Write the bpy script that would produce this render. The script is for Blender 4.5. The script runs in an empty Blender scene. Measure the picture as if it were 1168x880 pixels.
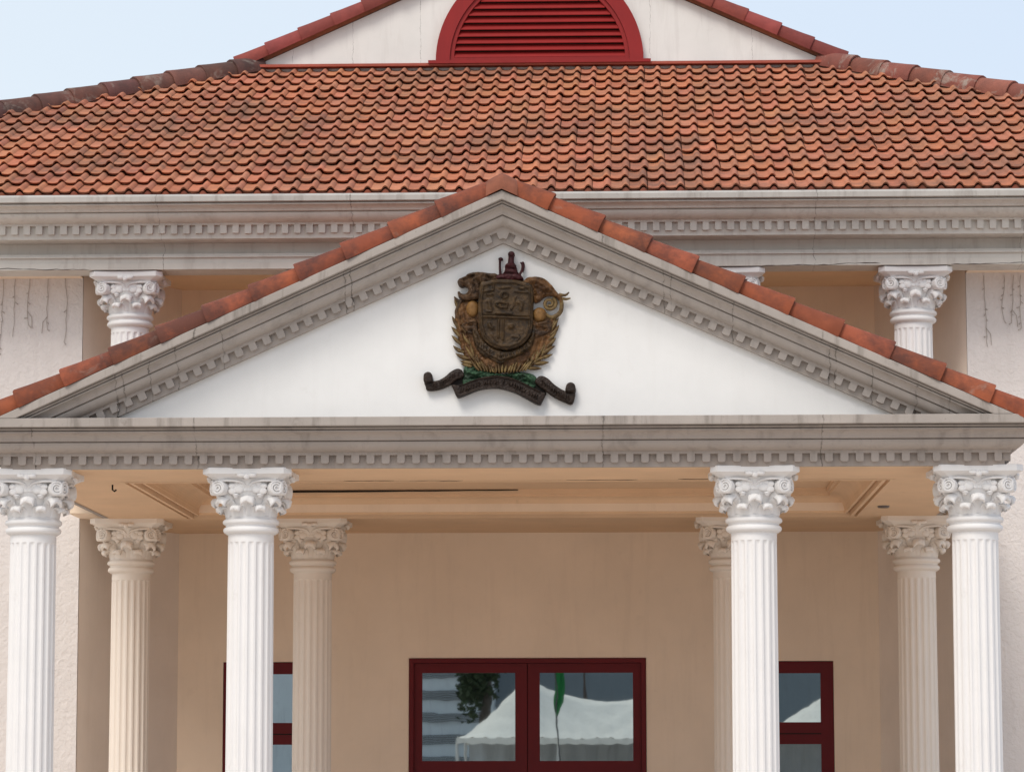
import bpy, math, random
import numpy as np
from mathutils import Vector, Matrix
random.seed(7); rng = np.random.default_rng(7)
R = math.radians
SC = bpy.context.scene
COL = SC.collection

# ------------------------------------------------------------------ materials
class NT:
    """small node-tree helper"""
    def __init__(s, name):
        s.m = bpy.data.materials.new(name); s.m.use_nodes = True
        s.t = s.m.node_tree; s.t.nodes.clear()
        s.out = s.n('ShaderNodeOutputMaterial')
        s.b = s.n('ShaderNodeBsdfPrincipled'); s.l(s.b.outputs[0], s.out.inputs[0])
        s.co = s.n('ShaderNodeTexCoord').outputs['Object']
    def n(s, t, **k):
        o = s.t.nodes.new(t)
        for a, v in k.items(): setattr(o, a, v)
        return o
    def l(s, a, b): s.t.links.new(a, b)
    def setin(s, i, v):
        if hasattr(v, 'node'): s.l(v, i)
        else: i.default_value = v
    def math(s, op, a, b=0.0, c=0.0, clamp=False):
        o = s.n('ShaderNodeMath', operation=op, use_clamp=clamp)
        s.setin(o.inputs[0], a); s.setin(o.inputs[1], b); s.setin(o.inputs[2], c)
        return o.outputs[0]
    def scl(s, v):
        o = s.n('ShaderNodeVectorMath', operation='MULTIPLY'); s.l(s.co, o.inputs[0]); o.inputs[1].default_value = v
        return o.outputs[0]
    def noise(s, scale, detail=4, rough=.55, vec=None, dist=0):
        o = s.n('ShaderNodeTexNoise'); o.inputs['Scale'].default_value = scale
        o.inputs['Detail'].default_value = detail; o.inputs['Roughness'].default_value = rough
        o.inputs['Distortion'].default_value = dist
        s.l(vec if vec is not None else s.co, o.inputs['Vector'])
        return o.outputs[0]
    def ramp(s, v, a, b):
        o = s.n('ShaderNodeMapRange'); s.l(v, o.inputs[0])
        o.inputs[1].default_value = a; o.inputs[2].default_value = b
        return o.outputs[0]
    def mix(s, f, a, b, mode='MIX'):
        o = s.n('ShaderNodeMix', data_type='RGBA', blend_type=mode)
        s.setin(o.inputs[0], f)
        for i, v in ((6, a), (7, b)):
            if hasattr(v, 'node'): s.l(v, o.inputs[i])
            else: o.inputs[i].default_value = (*v, 1)
        return o.outputs[2]
    def bump(s, h, strength, dist=.01):
        o = s.n('ShaderNodeBump'); o.inputs['Strength'].default_value = strength; o.inputs['Distance'].default_value = dist
        s.l(h, o.inputs['Height']); s.l(o.outputs[0], s.b.inputs['Normal'])
    def fin(s, col, rough=.8, spec=.3, metal=0):
        s.setin(s.b.inputs['Base Color'], col if hasattr(col, 'node') else (*col, 1))
        s.setin(s.b.inputs['Roughness'], rough); s.b.inputs['Specular IOR Level'].default_value = spec
        s.b.inputs['Metallic'].default_value = metal
        return s.m

def paint(name, col, var=.12, dirt=(.1, .085, .07), amount=.25, streak=.3, scale=1.6, bump=.15, bscale=60, rough=.8, joints=(), jw=.006, grain=None, spots=0):
    """weathered painted plaster: broad tone variation, vertical dirt streaks, cracks at the given joints"""
    s = NT(name)
    big = s.noise(scale, 5, .6)
    c = s.mix(s.ramp(big, .3, .75), tuple(x*(1-var) for x in col), tuple(min(1, x*(1+var*.6)) for x in col))
    st = s.noise(2.2, 5, .65, s.scl((3.2, 3.2, .35)), .4)
    c = s.mix(s.math('MULTIPLY', s.ramp(st, .52, .8), streak), c, dirt)
    pt = s.noise(5, 7, .7, None, .3)
    c = s.mix(s.math('MULTIPLY', s.ramp(pt, .6, .8), amount), c, dirt)
    if spots:
        sp = s.noise(38, 3, .6)
        c = s.mix(s.math('MULTIPLY', s.ramp(sp, .66, .74), spots), c, dirt)
    if joints:
        sx = s.n('ShaderNodeSeparateXYZ'); s.l(s.co, sx.inputs[0])
        wob = s.math('MULTIPLY', s.math('SUBTRACT', s.noise(7, 4, .7), .5), .09)
        x = s.math('ADD', sx.outputs[0], wob)
        m = None
        for j in joints:
            d = s.math('ABSOLUTE', s.math('SUBTRACT', x, j))
            k = s.math('SUBTRACT', 1.0, s.math('DIVIDE', d, jw), 0, True)
            m = k if m is None else s.math('MAXIMUM', m, k)
        m = s.math('MULTIPLY', m, s.ramp(s.noise(9, 3), .3, .6))
        c = s.mix(s.math('MULTIPLY', m, .85), c, tuple(x*.5 for x in dirt))
    h = s.noise(bscale, 4, .6)
    if grain: h = s.math('ADD', h, s.math('MULTIPLY', s.noise(grain[0], 2, .5, None, .6), grain[1]))
    s.bump(h, bump)
    return s.fin(c, rough, .25)

def clay(name, col, dark, attr=True, mort=0, mildew=.6, lo=.5, hi=.75, mlo=.55):
    s = NT(name)
    c = s.mix(s.ramp(s.noise(5, 6, .65), .3, .7), tuple(x*.82 for x in col), tuple(x*1.15 for x in col))
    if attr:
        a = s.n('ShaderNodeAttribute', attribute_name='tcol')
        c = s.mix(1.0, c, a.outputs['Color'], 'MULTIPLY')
    big = s.noise(.55, 5, .6, None, .5); fine = s.noise(4.2, 8, .72)
    m = s.math('ADD', s.math('MULTIPLY', big, .55), s.math('MULTIPLY', fine, .45))
    c = s.mix(s.math('MULTIPLY', s.ramp(m, lo, hi), mildew), c, dark)
    if mort:
        c = s.mix(s.math('MULTIPLY', s.ramp(s.noise(3.4, 7, .7, None, .6), mlo, mlo+.12), mort), c, (.36, .32, .27))
    s.bump(s.noise(45, 5, .65), .25)
    return s.fin(c, .82, .3)

M = {}
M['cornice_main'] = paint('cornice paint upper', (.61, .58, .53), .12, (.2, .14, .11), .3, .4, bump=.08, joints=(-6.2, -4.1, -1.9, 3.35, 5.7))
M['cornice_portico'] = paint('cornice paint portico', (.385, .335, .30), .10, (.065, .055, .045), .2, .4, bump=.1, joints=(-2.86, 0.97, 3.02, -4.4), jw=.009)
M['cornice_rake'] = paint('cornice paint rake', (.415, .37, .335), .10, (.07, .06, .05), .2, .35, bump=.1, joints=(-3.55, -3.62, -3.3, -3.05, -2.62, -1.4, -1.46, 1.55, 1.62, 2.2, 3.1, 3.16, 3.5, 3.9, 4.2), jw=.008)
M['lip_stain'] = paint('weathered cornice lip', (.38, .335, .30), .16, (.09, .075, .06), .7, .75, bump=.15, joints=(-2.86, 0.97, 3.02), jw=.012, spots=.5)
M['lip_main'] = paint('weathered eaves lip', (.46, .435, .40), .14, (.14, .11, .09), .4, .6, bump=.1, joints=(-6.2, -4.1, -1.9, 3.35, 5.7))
M['column'] = paint('white column paint', (.785, .77, .76), .035, (.47, .40, .34), .22, .05, bump=.03)
M['column_cream'] = paint('creamier rear column', (.83, .745, .655), .03, (.45, .36, .3), .14, .05, bump=.03)
M['wing'] = paint('rough cream stucco', (.72, .67, .64), .05, (.35, .29, .25), .15, .12, bump=.9, bscale=30, grain=(13, 1.6))
M['wall'] = paint('peach wall paint', (.89, .72, .56), .05, (.4, .28, .2), .14, .12, bump=.12, bscale=120)
M['splay'] = paint('cream side wall paint', (.86, .75, .655), .05, (.4, .3, .23), .12, .12, bump=.12, bscale=120)
M['ceiling'] = paint('peach ceiling paint', (.77, .535, .345), .08, (.3, .18, .1), .3, .0, bump=.05)
M['tymp'] = paint('white pediment paint', (.78, .775, .76), .045, (.5, .46, .42), .2, .1, bump=.12, bscale=140)
M['gable'] = paint('white gable paint', (.73, .725, .69), .06, (.40, .37, .34), .25, .3, bump=.1, joints=(-3.2, -2.4, -1.5, 1.55, 2.9), jw=.005)
M['red'] = paint('red louvre paint', (.26, .016, .015), .14, (.13, .012, .014), .3, .3, bump=.05, rough=.5)
M['door_red'] = paint('dark red frame paint', (.125, .005, .008), .12, (.07, .006, .008), .2, .25, bump=.04, rough=.5)
M['sill_red'] = paint('faded red flashing', (.36, .09, .06), .2, (.16, .04, .03), .4, .3)
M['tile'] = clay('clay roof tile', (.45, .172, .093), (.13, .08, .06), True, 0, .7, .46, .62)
M['cap'] = clay('clay hip tile', (.25, .085, .06), (.07, .04, .035), True, .7, .6, .46, .66, .53)
M['cap_sooty'] = clay('sooty clay hip tile', (.17, .07, .055), (.05, .033, .03), True, .4, .8, .38, .6)
M['verge_gable'] = clay('red gable verge tile', (.225, .052, .042), (.11, .03, .03), True, 0, .6, .47, .66)
M['verge'] = clay('orange verge tile', (.285, .078, .036), (.06, .028, .024), True, .25, .8, .46, .6, .6)
M['mortar'] = paint('grey hip mortar', (.17, .105, .08), .3, (.06, .04, .035), .8, .4, 4)
M['dark'] = NT('dark void').fin((.015, .012, .01), .9)
M['crack'] = NT('crack').fin((.07, .05, .04), .9)
M['wire'] = NT('weathered wire').fin((.40, .35, .31), .7)
M['lampglass'] = NT('downlight bezel').fin((.12, .10, .09), .35, .5)
M['concrete'] = paint('driveway paving', (.66, .575, .50), .15, (.16, .12, .09), .4, 0, scale=.6)
M['ground'] = paint('ground', (.56, .50, .44), .2, (.16, .13, .09), .4, 0, scale=.2)

def glass_mat():
    s = NT('tinted reflective glass')
    g = s.n('ShaderNodeBsdfGlossy'); g.inputs['Roughness'].default_value = .012
    g.inputs['Color'].default_value = (.62, .68, .68, 1)
    h = s.n('ShaderNodeBump'); h.inputs['Strength'].default_value = .009; h.inputs['Distance'].default_value = .02
    s.l(s.noise(2.3, 2, .5), h.inputs['Height']); s.l(h.outputs[0], g.inputs['Normal'])
    s.fin((.012, .018, .02), .1, .2)
    mx = s.n('ShaderNodeMixShader'); mx.inputs[0].default_value = .8
    s.l(s.b.outputs[0], mx.inputs[1]); s.l(g.outputs[0], mx.inputs[2]); s.l(mx.outputs[0], s.out.inputs[0])
    return s.m
M['glass'] = glass_mat()

def bronze(name, a, b, sc=14, rough=.5):
    s = NT(name)
    c = s.mix(s.ramp(s.noise(sc, 6, .7, None, .4), .38, .66), a, b)
    c = s.mix(s.math('MULTIPLY', s.ramp(s.noise(45, 4, .6), .5, .75), .5), c, tuple(x*.35 for x in a))
    s.bump(s.noise(70, 4, .6), .35, .006)
    return s.fin(c, rough, .22)
M['shield'] = bronze('dark bronze paint', (.018, .011, .006), (.085, .05, .022))
M['tiger'] = bronze('brown beast paint', (.030, .017, .010), (.13, .072, .036))
M['amber'] = bronze('amber beast paint', (.05, .023, .010), (.185, .09, .034), 9)
M['gold'] = bronze('dull gold paint', (.14, .07, .022), (.24, .125, .04), 8)
M['frond'] = bronze('olive gold leaf paint', (.060, .032, .013), (.22, .15, .06), 11)
M['green'] = bronze('verdigris green paint', (.016, .032, .018), (.05, .115, .06), 12)
M['ribbon'] = bronze('dark brown scroll paint', (.018, .011, .008), (.04, .025, .018))
M['letter'] = bronze('worn scroll letters', (.06, .042, .034), (.11, .08, .06))
M['crest'] = bronze('maroon crest paint', (.028, .007, .008), (.07, .015, .018))

# ------------------------------------------------------------------ mesh helper
class MB:
    def __init__(s): s.v = []; s.f = []; s.sm = []; s.c = []
    def add(s, vs, fs, smooth=False, col=None):
        o = len(s.v); s.v += [tuple(map(float, p)) for p in vs]
        s.f += [tuple(i+o for i in f) for f in fs]
        s.sm += [smooth]*len(fs); s.c += [col or (1, 1, 1)]*len(fs)
    def box(s, a, b, bev=0.0):
        (x0, y0, z0), (x1, y1, z1) = a, b
        if bev <= 0:
            v = [(x, y, z) for x in (x0, x1) for y in (y0, y1) for z in (z0, z1)]
            s.add(v, [(0, 1, 3, 2), (4, 6, 7, 5), (0, 4, 5, 1), (2, 3, 7, 6), (0, 2, 6, 4), (1, 5, 7, 3)])
        else:   # bevel of the edges parallel to y plus front bevel
            e = bev
            def ring(y, i):
                return [(x0+e+i, y, z0+i), (x1-e-i, y, z0+i), (x1-i, y, z0+e+i), (x1-i, y, z1-e-i), (x1-e-i, y, z1-i), (x0+e+i, y, z1-i), (x0+i, y, z1-e-i), (x0+i, y, z0+e+i)]
            v = ring(y0, e*.6)+ring(y0+e, 0)+ring(y1, 0)
            f = [tuple(range(8)), tuple(range(23, 15, -1))]
            for k in (0, 8):
                for i in range(8):
                    j = (i+1) % 8; f.append((k+i, k+8+i, k+8+j, k+j))
            s.add(v, f)
    def prism(s, poly, y0, y1, smooth=False):
        """polygon in XZ pushed from y0 to y1"""
        n = len(poly)
        v = [(x, y0, z) for x, z in poly]+[(x, y1, z) for x, z in poly]
        f = [tuple(range(n)), tuple(range(2*n-1, n-1, -1))]
        s.add(v, f)
        s.add(v, [(i, i+n, (i+1) % n+n, (i+1) % n) for i in range(n)], smooth)
    def quad(s, *p): s.add(p, [tuple(range(len(p)))])
    def grid(s, rows, smooth=True, closed=False, col=None):
        m, n = len(rows), len(rows[0]); v = [p for r in rows for p in r]
        f = []
        for i in range(m-1):
            for j in range(n if closed else n-1):
                k = (j+1) % n
                f.append((i*n+j, i*n+k, (i+1)*n+k, (i+1)*n+j))
        s.add(v, f, smooth, col)
    def lathe(s, prof, seg=48, c=(0, 0), smooth=True):
        s.grid([[(c[0]+r*math.cos(2*math.pi*i/seg), c[1]+r*math.sin(2*math.pi*i/seg), z) for i in range(seg)] for r, z in prof], smooth, True)
    def tube(s, pts, rad, seg=8, caps=True):
        pts = [Vector(p) for p in pts]; n = len(pts)
        rr = rad if isinstance(rad, (list, tuple)) else [rad]*n
        rows = []
        prev = None
        for i, p in enumerate(pts):
            t = (pts[min(i+1, n-1)]-pts[max(i-1, 0)]).normalized()
            if prev is None: a = t.orthogonal().normalized()
            else: a = (prev-t*prev.dot(t)).normalized()
            prev = a; b = t.cross(a)
            rows.append([tuple(p+(a*math.cos(2*math.pi*k/seg)+b*math.sin(2*math.pi*k/seg))*rr[i]) for k in range(seg)])
        s.grid(rows, True, True)
        if caps: s.add(rows[0], [tuple(range(seg))]); s.add(rows[-1], [tuple(range(seg))])
    def build(s, name, mat, parent=None, loc=None, attr=False):
        me = bpy.data.meshes.new(name); me.from_pydata(s.v, [], s.f)
        me.polygons.foreach_set('use_smooth', s.sm)
        if attr:
            at = me.attributes.new('tcol', 'FLOAT_COLOR', 'FACE')
            at.data.foreach_set('color', np.array([(*c, 1) for c in s.c], np.float32).ravel())
        me.materials.append(mat); me.update()
        import bmesh
        bm = bmesh.new(); bm.from_mesh(me)
        bmesh.ops.recalc_face_normals(bm, faces=bm.faces); bm.to_mesh(me); bm.free()
        o = bpy.data.objects.new(name, me); COL.objects.link(o)
        if parent: o.parent = parent
        if loc: o.location = loc
        return o

def tag(o, label, cat, group=None, kind=None):
    o['label'] = label; o['category'] = cat
    if group: o['group'] = group
    if kind: o['kind'] = kind
    return o
def empty(name, loc=(0, 0, 0)):
    o = bpy.data.objects.new(name, None); COL.objects.link(o); o.location = loc; return o
def cat_rom(pts, sub=4, closed=True):
    n = len(pts); out = []
    for i in range(n if closed else n-1):
        g = lambda k: pts[k % n] if closed else pts[min(max(k, 0), n-1)]
        p0, p1, p2, p3 = [np.array(g(i+k), float) for k in (-1, 0, 1, 2)]
        for k in range(sub):
            t = k/sub
            out.append(tuple(.5*(2*p1+(p2-p0)*t+(2*p0-5*p1+4*p2-p3)*t*t+(3*p1-p0-3*p2+p3)*t**3)))
    if not closed: out.append(tuple(pts[-1]))
    return out
def arc(o0, z0, o1, z1, kind, n=7):
    """quarter curve between two profile points; 'ovolo' bulges out, 'cove' hollows"""
    r = []
    for i in range(n):
        t = i/(n-1)*math.pi/2
        if kind == 'ovolo': r.append((o0+(o1-o0)*math.sin(t), z0+(z1-z0)*(1-math.cos(t))))
        else: r.append((o0+(o1-o0)*(1-math.cos(t)), z0+(z1-z0)*math.sin(t)))
    return r
def sweep(mb, path, prof, close=False):
    """profile (outward offset, z) mitred along a plan path; outward = right of travel"""
    n = len(path); rows = []
    for i in range(n):
        p = Vector(path[i])
        a = (p-Vector(path[i-1])).normalized() if (i > 0 or close) else None
        b = (Vector(path[(i+1) % n])-p).normalized() if (i < n-1 or close) else None
        na = Vector((a.y, -a.x)) if a else None; nb = Vector((b.y, -b.x)) if b else None
        if na is None: m = nb
        elif nb is None: m = na
        else: m = (na+nb)/(1+na.dot(nb))
        rows.append([(p.x+m.x*o, p.y+m.y*o, z) for o, z in prof])
    if close: rows.append(rows[0])
    mb.grid(rows, False, False)
    if not close: mb.add(rows[0], [tuple(range(len(prof)))]); mb.add(rows[-1], [tuple(range(len(prof)))])

# ------------------------------------------------------------------ setting
g = MB(); g.quad((-400, -400, 0), (400, -400, 0), (400, 400, 0), (-400, 400, 0))
tag(g.build('ground', M['ground']), 'flat warm earth ground around the building', 'ground', kind='structure')
g = MB(); g.box((-14, -26, -.05), (14, 6.2, .03))
tag(g.build('driveway', M['concrete']), 'paved forecourt and driveway under the portico', 'driveway', kind='structure')

# ------------------------------------------------------------------ columns
RS = .218
def shaft_mesh(z0, z1, fl0, fl1):
    mb = MB(); NF = 18; S = 8; seg = NF*S
    zs = [(z0, 0), (fl0, 0), (fl0+.008, .45), (fl0+.02, .8), (fl0+.04, 1)]
    k = 6
    for i in range(1, k): zs.append((fl0+.04+(fl1-.04-fl0-.04)*i/k, 1))
    zs += [(fl1-.04, 1), (fl1-.02, .8), (fl1-.008, .45), (fl1, 0), (z1, 0)]
    rows = []
    for z, d in zs:
        t = (z-z0)/(z1-z0); r0 = RS*(1.035-.035*t)
        row = []
        for i in range(seg):
            ph = (i % S)/S*2-1          # -1..1 in one flute
            w = .62
            dep = 0 if abs(ph) > w else math.sqrt(1-(ph/w)**2)*.016
            row.append(((r0-dep*d)*math.cos(2*math.pi*(i+.5)/seg+.1), (r0-dep*d)*math.sin(2*math.pi*(i+.5)/seg+.1), z))
        rows.append(row)
    mb.grid(rows, False, True)
    return mb
def capital_mesh():
    mb = MB()
    T = math.pi/2
    prof = [(.20, -.01), (.235, -.008)]
    prof += [(.237+.028*math.sin(t), .030-.030*math.cos(t)) for t in np.linspace(0, math.pi, 9)]
    prof += [(.240, .066), (.243, .078)]
    prof += [(.247+.024*math.sin(t), .108-.026*math.cos(t)) for t in np.linspace(0, math.pi, 9)]
    prof += [(.245, .146), (.238, .16), (.242, .25), (.262, .31), (.290, .36), (.312, .42), (.325, .50)]
    mb.lathe(prof, 48)
    # abacus: concave sides, cut corners
    def ab(h, cut, conc, z):
        out = []
        for q in range(4):
            c, s_ = [(1, 0), (0, 1), (-1, 0), (0, -1)][q]
            side = []
            for i in range(9):
                u = -1+2*i/8
                x = u*(h-cut); y = -h+conc*(1-u*u)
                side.append((x*c-y*s_, x*s_+y*c, z))
            out += side
        return out
    lev = [ab(.325, .06, .02, .478), ab(.335, .06, .03, .490), ab(.345, .06, .03, .505), ab(.372, .065, .03, .522), ab(.395, .065, .03, .532), ab(.40, .066, .03, .538), ab(.418, .068, .025, .540), ab(.421, .068, .025, .545), ab(.421, .068, .025, .596), ab(.417, .068, .025, .601)]
    mb.grid(lev, False, True); mb.add(lev[-1], [tuple(range(36))]); mb.add(lev[0], [tuple(range(36))])
    # leaves
    def leaf(a, path, hood):
        pts = cat_rom(path, 4, False)
        rows = []; back = []
        for (r, z, w) in pts:
            fr = []; bk = []
            for i in range(9):
                u = -1+i/4
                off = -.30*w*u*u + .004*math.cos(u*3*math.pi) + .012
                rr = r+off; x = u*w
                fr.append((x, rr, z-hood*u*u*max(0, (r-.27))*3)); bk.append((x*.9, rr-.03, z-.012-hood*u*u*max(0, (r-.27))*3))
            rows.append(fr); back.append(bk)
        ca, sa = math.cos(a), math.sin(a)
        rot = lambda p: (p[0]*ca+p[1]*sa, p[0]*sa-p[1]*ca, p[2])
        allr = [[rot(p) for p in fr+bk[::-1]] for fr, bk in zip(rows, back)]
        mb.grid(allr, True, True)
        n = len(allr[0]); mb.add(allr[-1], [tuple(range(n))])
    for k in range(8):
        a = k*math.pi/4
        leaf(a+math.pi/8, [(.235, .15, .078), (.243, .19, .078), (.255, .225, .07), (.285, .252, .060), (.318, .250, .056), (.334, .230, .053), (.330, .214, .047)], .1)
        ra = .012 if k % 2 == 0 else .03
        rb_ = 0 if k % 2 == 0 else .02
        leaf(a, [(.232, .16, .070), (.243+rb_*.5, .24, .072), (.262+rb_, .30, .072), (.295+ra, .338, .068), (.338+ra, .338, .068), (.362+ra, .312, .066), (.360+ra, .290, .060)], .12)
        # calyx buds between the upper leaves
        b = a+math.pi/8; cx, cy = .268*math.sin(b), -.268*math.cos(b)
        for (dz, r1, r2) in ((.352, .036, .018), (.335, .024, .014)):
            rows = []
            for i in range(7):
                t = i/6*math.pi
                rows.append([(cx*(1+.12)+r1*math.sin(t)*math.cos(2*math.pi*j/10), cy*(1+.12)+r1*math.sin(t)*math.sin(2*math.pi*j/10), dz+r2*math.cos(t)) for j in range(10)])
            mb.grid(rows, True, True)
    for q in range(4):
        b = math.pi/4+q*math.pi/2
        rows = [[(.275*math.cos(b)+.075*math.sin(t)*math.cos(2*math.pi*j/12), .275*math.sin(b)+.075*math.sin(t)*math.sin(2*math.pi*j/12), .33+.075*math.cos(t)) for j in range(12)] for t in np.linspace(0, math.pi, 8)]
        mb.grid(rows, True, True)
    # volutes, two on each face
    for q in range(4):
        rz = Matrix.Rotation(q*math.pi/2, 3, 'Z')
        for sgn in (-1, 1):
            ctr = Vector((sgn*.268, -.315, .414)); tw = Matrix.Rotation(sgn*R(24), 3, 'Z')
            def P(x, y, z): return tuple(rz @ (ctr + tw @ Vector((x, y, z))))
            R0 = .070
            ring = lambda r, y: [P(r*math.cos(t), y, r*math.sin(t)) for t in np.linspace(0, 2*math.pi, 24, endpoint=False)]
            rows = [ring(R0*.80, .16), ring(R0, .12), ring(R0, -.025), ring(R0*.93, -.035), ring(R0*.80, -.035), ring(R0*.72, -.022), ring(.001, -.022)]
            mb.grid(rows, True, True)
            sp = []
            for i in range(46):
                t = i/45; an = (math.pi*.5 if sgn > 0 else math.pi*.5)+sgn*t*4.6*math.pi*-1
                rad = R0*(.90-.76*t); sp.append(P(rad*math.cos(an), -.03, rad*math.sin(an)))
            mb.tube(sp, [.0125*(1-.4*i/45) for i in range(46)], 6)
            # stalk of the volute sweeping out of the face centre
            st = cat_rom([(sgn*.015, -.315, .43), (sgn*.04, -.322, .462), (sgn*.10, -.33, .478), (sgn*.19, -.335, .484), (sgn*.27, -.325, .482)], 4, False)
            mb.tube([tuple(rz @ Vector(p)) for p in st], [.008+.006*i/(len(st)-1) for i in range(len(st))], 8)
            # floral filling of the face
            for (x, z, r1) in ((.085, .405, .052), (.145, .385, .040), (.150, .435, .036), (.055, .445, .034), (.02, .40, .026), (.105, .452, .03)):
                c = rz @ Vector((sgn*x, -.300-.05*max(0, x-.1), z))
                rows = []
                for t in np.linspace(0, math.pi, 8):
                    row = []
                    for j in range(12):
                        d = rz @ Vector((r1*math.sin(t)*math.cos(2*math.pi*j/12), r1*.42*math.sin(t)*math.sin(2*math.pi*j/12), 0))
                        row.append((c.x+d.x, c.y+d.y, c.z+r1*.8*math.cos(t)))
                    rows.append(row)
                mb.grid(rows, True, True)
        # fleuron on the abacus
        for sgn in (-1, 0, 1):
            c = rz @ Vector((sgn*.05, -.398, .528 - (.012 if sgn == 0 else 0)))
            wx, wz = (.045, .022) if sgn else (.032, .030)
            rows = []
            for t in np.linspace(0, math.pi, 7):
                row = []
                for j in range(12):
                    d = rz @ Vector((wx*math.sin(t)*math.cos(2*math.pi*j/12), .028*math.sin(t)*math.sin(2*math.pi*j/12), 0))
                    row.append((c.x+d.x, c.y+d.y, c.z+wz*math.cos(t)))
                rows.append(row)
            mb.grid(rows, True, True)
    return mb
def base_mesh(z):
    mb = MB()
    mb.box((-.33, -.33, z), (.33, .33, z+.12))
    pr = [(.20, z+.12)]+[(.27+.05*math.sin(t), z+.17-.05*math.cos(t)) for t in np.linspace(0, math.pi, 8)]+[(.25, z+.235)]+[(.245+.03*math.sin(t), z+.265-.03*math.cos(t)) for t in np.linspace(0, math.pi, 8)]+[(.21, z+.31)]
    mb.lathe(pr, 36)
    return mb

# ------------------------------------------------------------------ barrel tiles along a line
def cap_run(mb, a, b, length, over, up, r0, r1, asp=1.0, span=100, first=None, base=(1, 1, 1), jit=.0):
    """barrel tiles laid from the low end a to the high end b; low end of each laps over the one below"""
    a = Vector(a); b = Vector(b); d = (b-a); L = d.length; d.normalize()
    up = Vector(up); up = (up-d*up.dot(d)).normalized(); sd = d.cross(up)
    pos = 0; edges = [0.0]
    while pos < L-.15: pos += length*(1+jit*random.uniform(-1, 1)); edges.append(min(pos, L))
    n = 13
    for i in range(len(edges)-1):
        s0, s1 = edges[i], min(edges[i+1]+over, L)
        w = .78+.44*random.random(); c = (base[0]*w, base[1]*w*random.uniform(.93, 1.05), base[2]*w*random.uniform(.9, 1.05))
        tilt = random.uniform(-.012, .012)
        def ring(s_, r, th):
            o = []
            for k in range(n):
                t = R(-span+2*span*k/(n-1))
                p = a+d*s_+sd*((r*asp-th)*math.sin(t)+tilt)+up*((r-th)*math.cos(t))
                o.append(tuple(p))
            return o
        o0, o1 = ring(s0, r0, 0), ring(s1, r1, 0); oc = ring(s0+.012, r0+.004, 0)
        om = [ring(s0+(s1-s0)*k, r0+(r1-r0)*k, 0) for k in (.3, .65)]
        i0, i1 = ring(s0, r0, .022), ring(s1, r1, .022)
        mb.grid([o0, oc, *om, o1], True, False, c)
        mb.grid([i0, i1], True, False, c)
        mb.grid([o0, i0], False, False, c); mb.grid([o1, i1], False, False, c)
        for k in (0, n-1):
            mb.add([o0[k], o1[k], i1[k], i0[k]], [(0, 1, 2, 3)], False, c)

# ------------------------------------------------------------------ PORTICO
portico = tag(empty('portico'), 'white columned entrance portico with grey pediment edged by orange tiles', 'portico')
CX = (-4.49, -2.398, 2.398, 4.49)
ZN = 3.81            # neck height of portico columns
sh = shaft_mesh(.33, ZN+.005, .45, 3.725)
cp = capital_mesh(); bs = base_mesh(.03)
col0 = sh.build('column', M['column'], portico); cap0 = cp.build('capital', M['column'], col0, (0, 0, ZN)); bas0 = bs.build('base', M['column'], col0)
first = True
for y in (0, 6.035):
    for i, x in enumerate(CX):
        if first: c, first = col0, False
        else:
            c = col0.copy(); COL.objects.link(c)
            for ch in (cap0, bas0):
                k = ch.copy(); COL.objects.link(k); k.parent = c
        c.location = (x, y, 0); c.rotation_euler.z = 0
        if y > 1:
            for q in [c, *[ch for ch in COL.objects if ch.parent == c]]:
                q.material_slots[0].link = 'OBJECT'; q.material_slots[0].material = M['column_cream']  # rear row takes a creamier base colour than the front row

HX, YF, YB = 4.735, -.40, 5.50
path = [(-HX, YB), (-HX, YF), (HX, YF), (HX, YB)]
# path must have its outside on the right of travel
ent = MB()
prof = [(-.06, 4.40), (0, 4.40), (0, 4.517), (.058, 4.519), (.058, 4.545), (.07, 4.548)]
prof += arc(.075, 4.550, .175, 4.632, 'ovolo')
prof += [(.155, 4.634), (.155, 4.642), (.195, 4.644)]
prof += arc(.20, 4.646, .285, 4.715, 'cove')
prof += [(.285, 4.728), (.26, 4.732), (.26, 4.738), (.30, 4.741), (.30, 4.756), (.27, 4.760)]
prof += [(.27, 4.80), (-.06, 4.82)]
sweep(ent, path, prof)
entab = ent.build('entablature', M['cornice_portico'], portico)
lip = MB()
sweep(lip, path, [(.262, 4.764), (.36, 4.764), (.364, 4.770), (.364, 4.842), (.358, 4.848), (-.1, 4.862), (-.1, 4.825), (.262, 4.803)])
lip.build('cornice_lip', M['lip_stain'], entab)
def dentil_poly(w, z0, z1, c=.014):
    return [(-w/2, z1), (-w/2, z0+c), (-w/2+c*.4, z0+c*.3), (-w/2+c, z0), (w/2-c, z0), (w/2-c*.4, z0+c*.3), (w/2, z0+c), (w/2, z1)]
den = MB()
pit = .1437
n = int(HX*2/pit)+1; x0 = -(n-1)*pit/2
def comb(xs, w, z0, z1, zt, c):
    p = []
    for x in xs:
        ww = w+random.uniform(-.003, .003); zz = z0+random.uniform(-.003, .003)
        p += [(x-ww/2, z1), (x-ww/2, zz+c), (x-ww/2+c*.4, zz+c*.3), (x-ww/2+c, zz), (x+ww/2-c, zz), (x+ww/2-c*.4, zz+c*.3), (x+ww/2, zz+c), (x+ww/2, z1)]
    return p+[(xs[-1]+w/2, zt), (xs[0]-w/2, zt)]
den.prism(comb([x0+i*pit for i in range(n)], .073, 4.440, 4.518, 4.530, .014), YF-.055, YF+.02)
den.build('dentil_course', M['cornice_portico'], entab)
for sx in (-1, 1):
    den = MB(); o = MB(); o.prism(comb([j*pit for j in range(38)], .073, 4.440, 4.518, 4.530, .014), -.055, .02)
    den.add([(sx*(HX-v[1]), YF+.03+v[0], v[2]) for v in o.v], o.f)
    den.build('dentil_course', M['cornice_portico'], entab)

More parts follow.
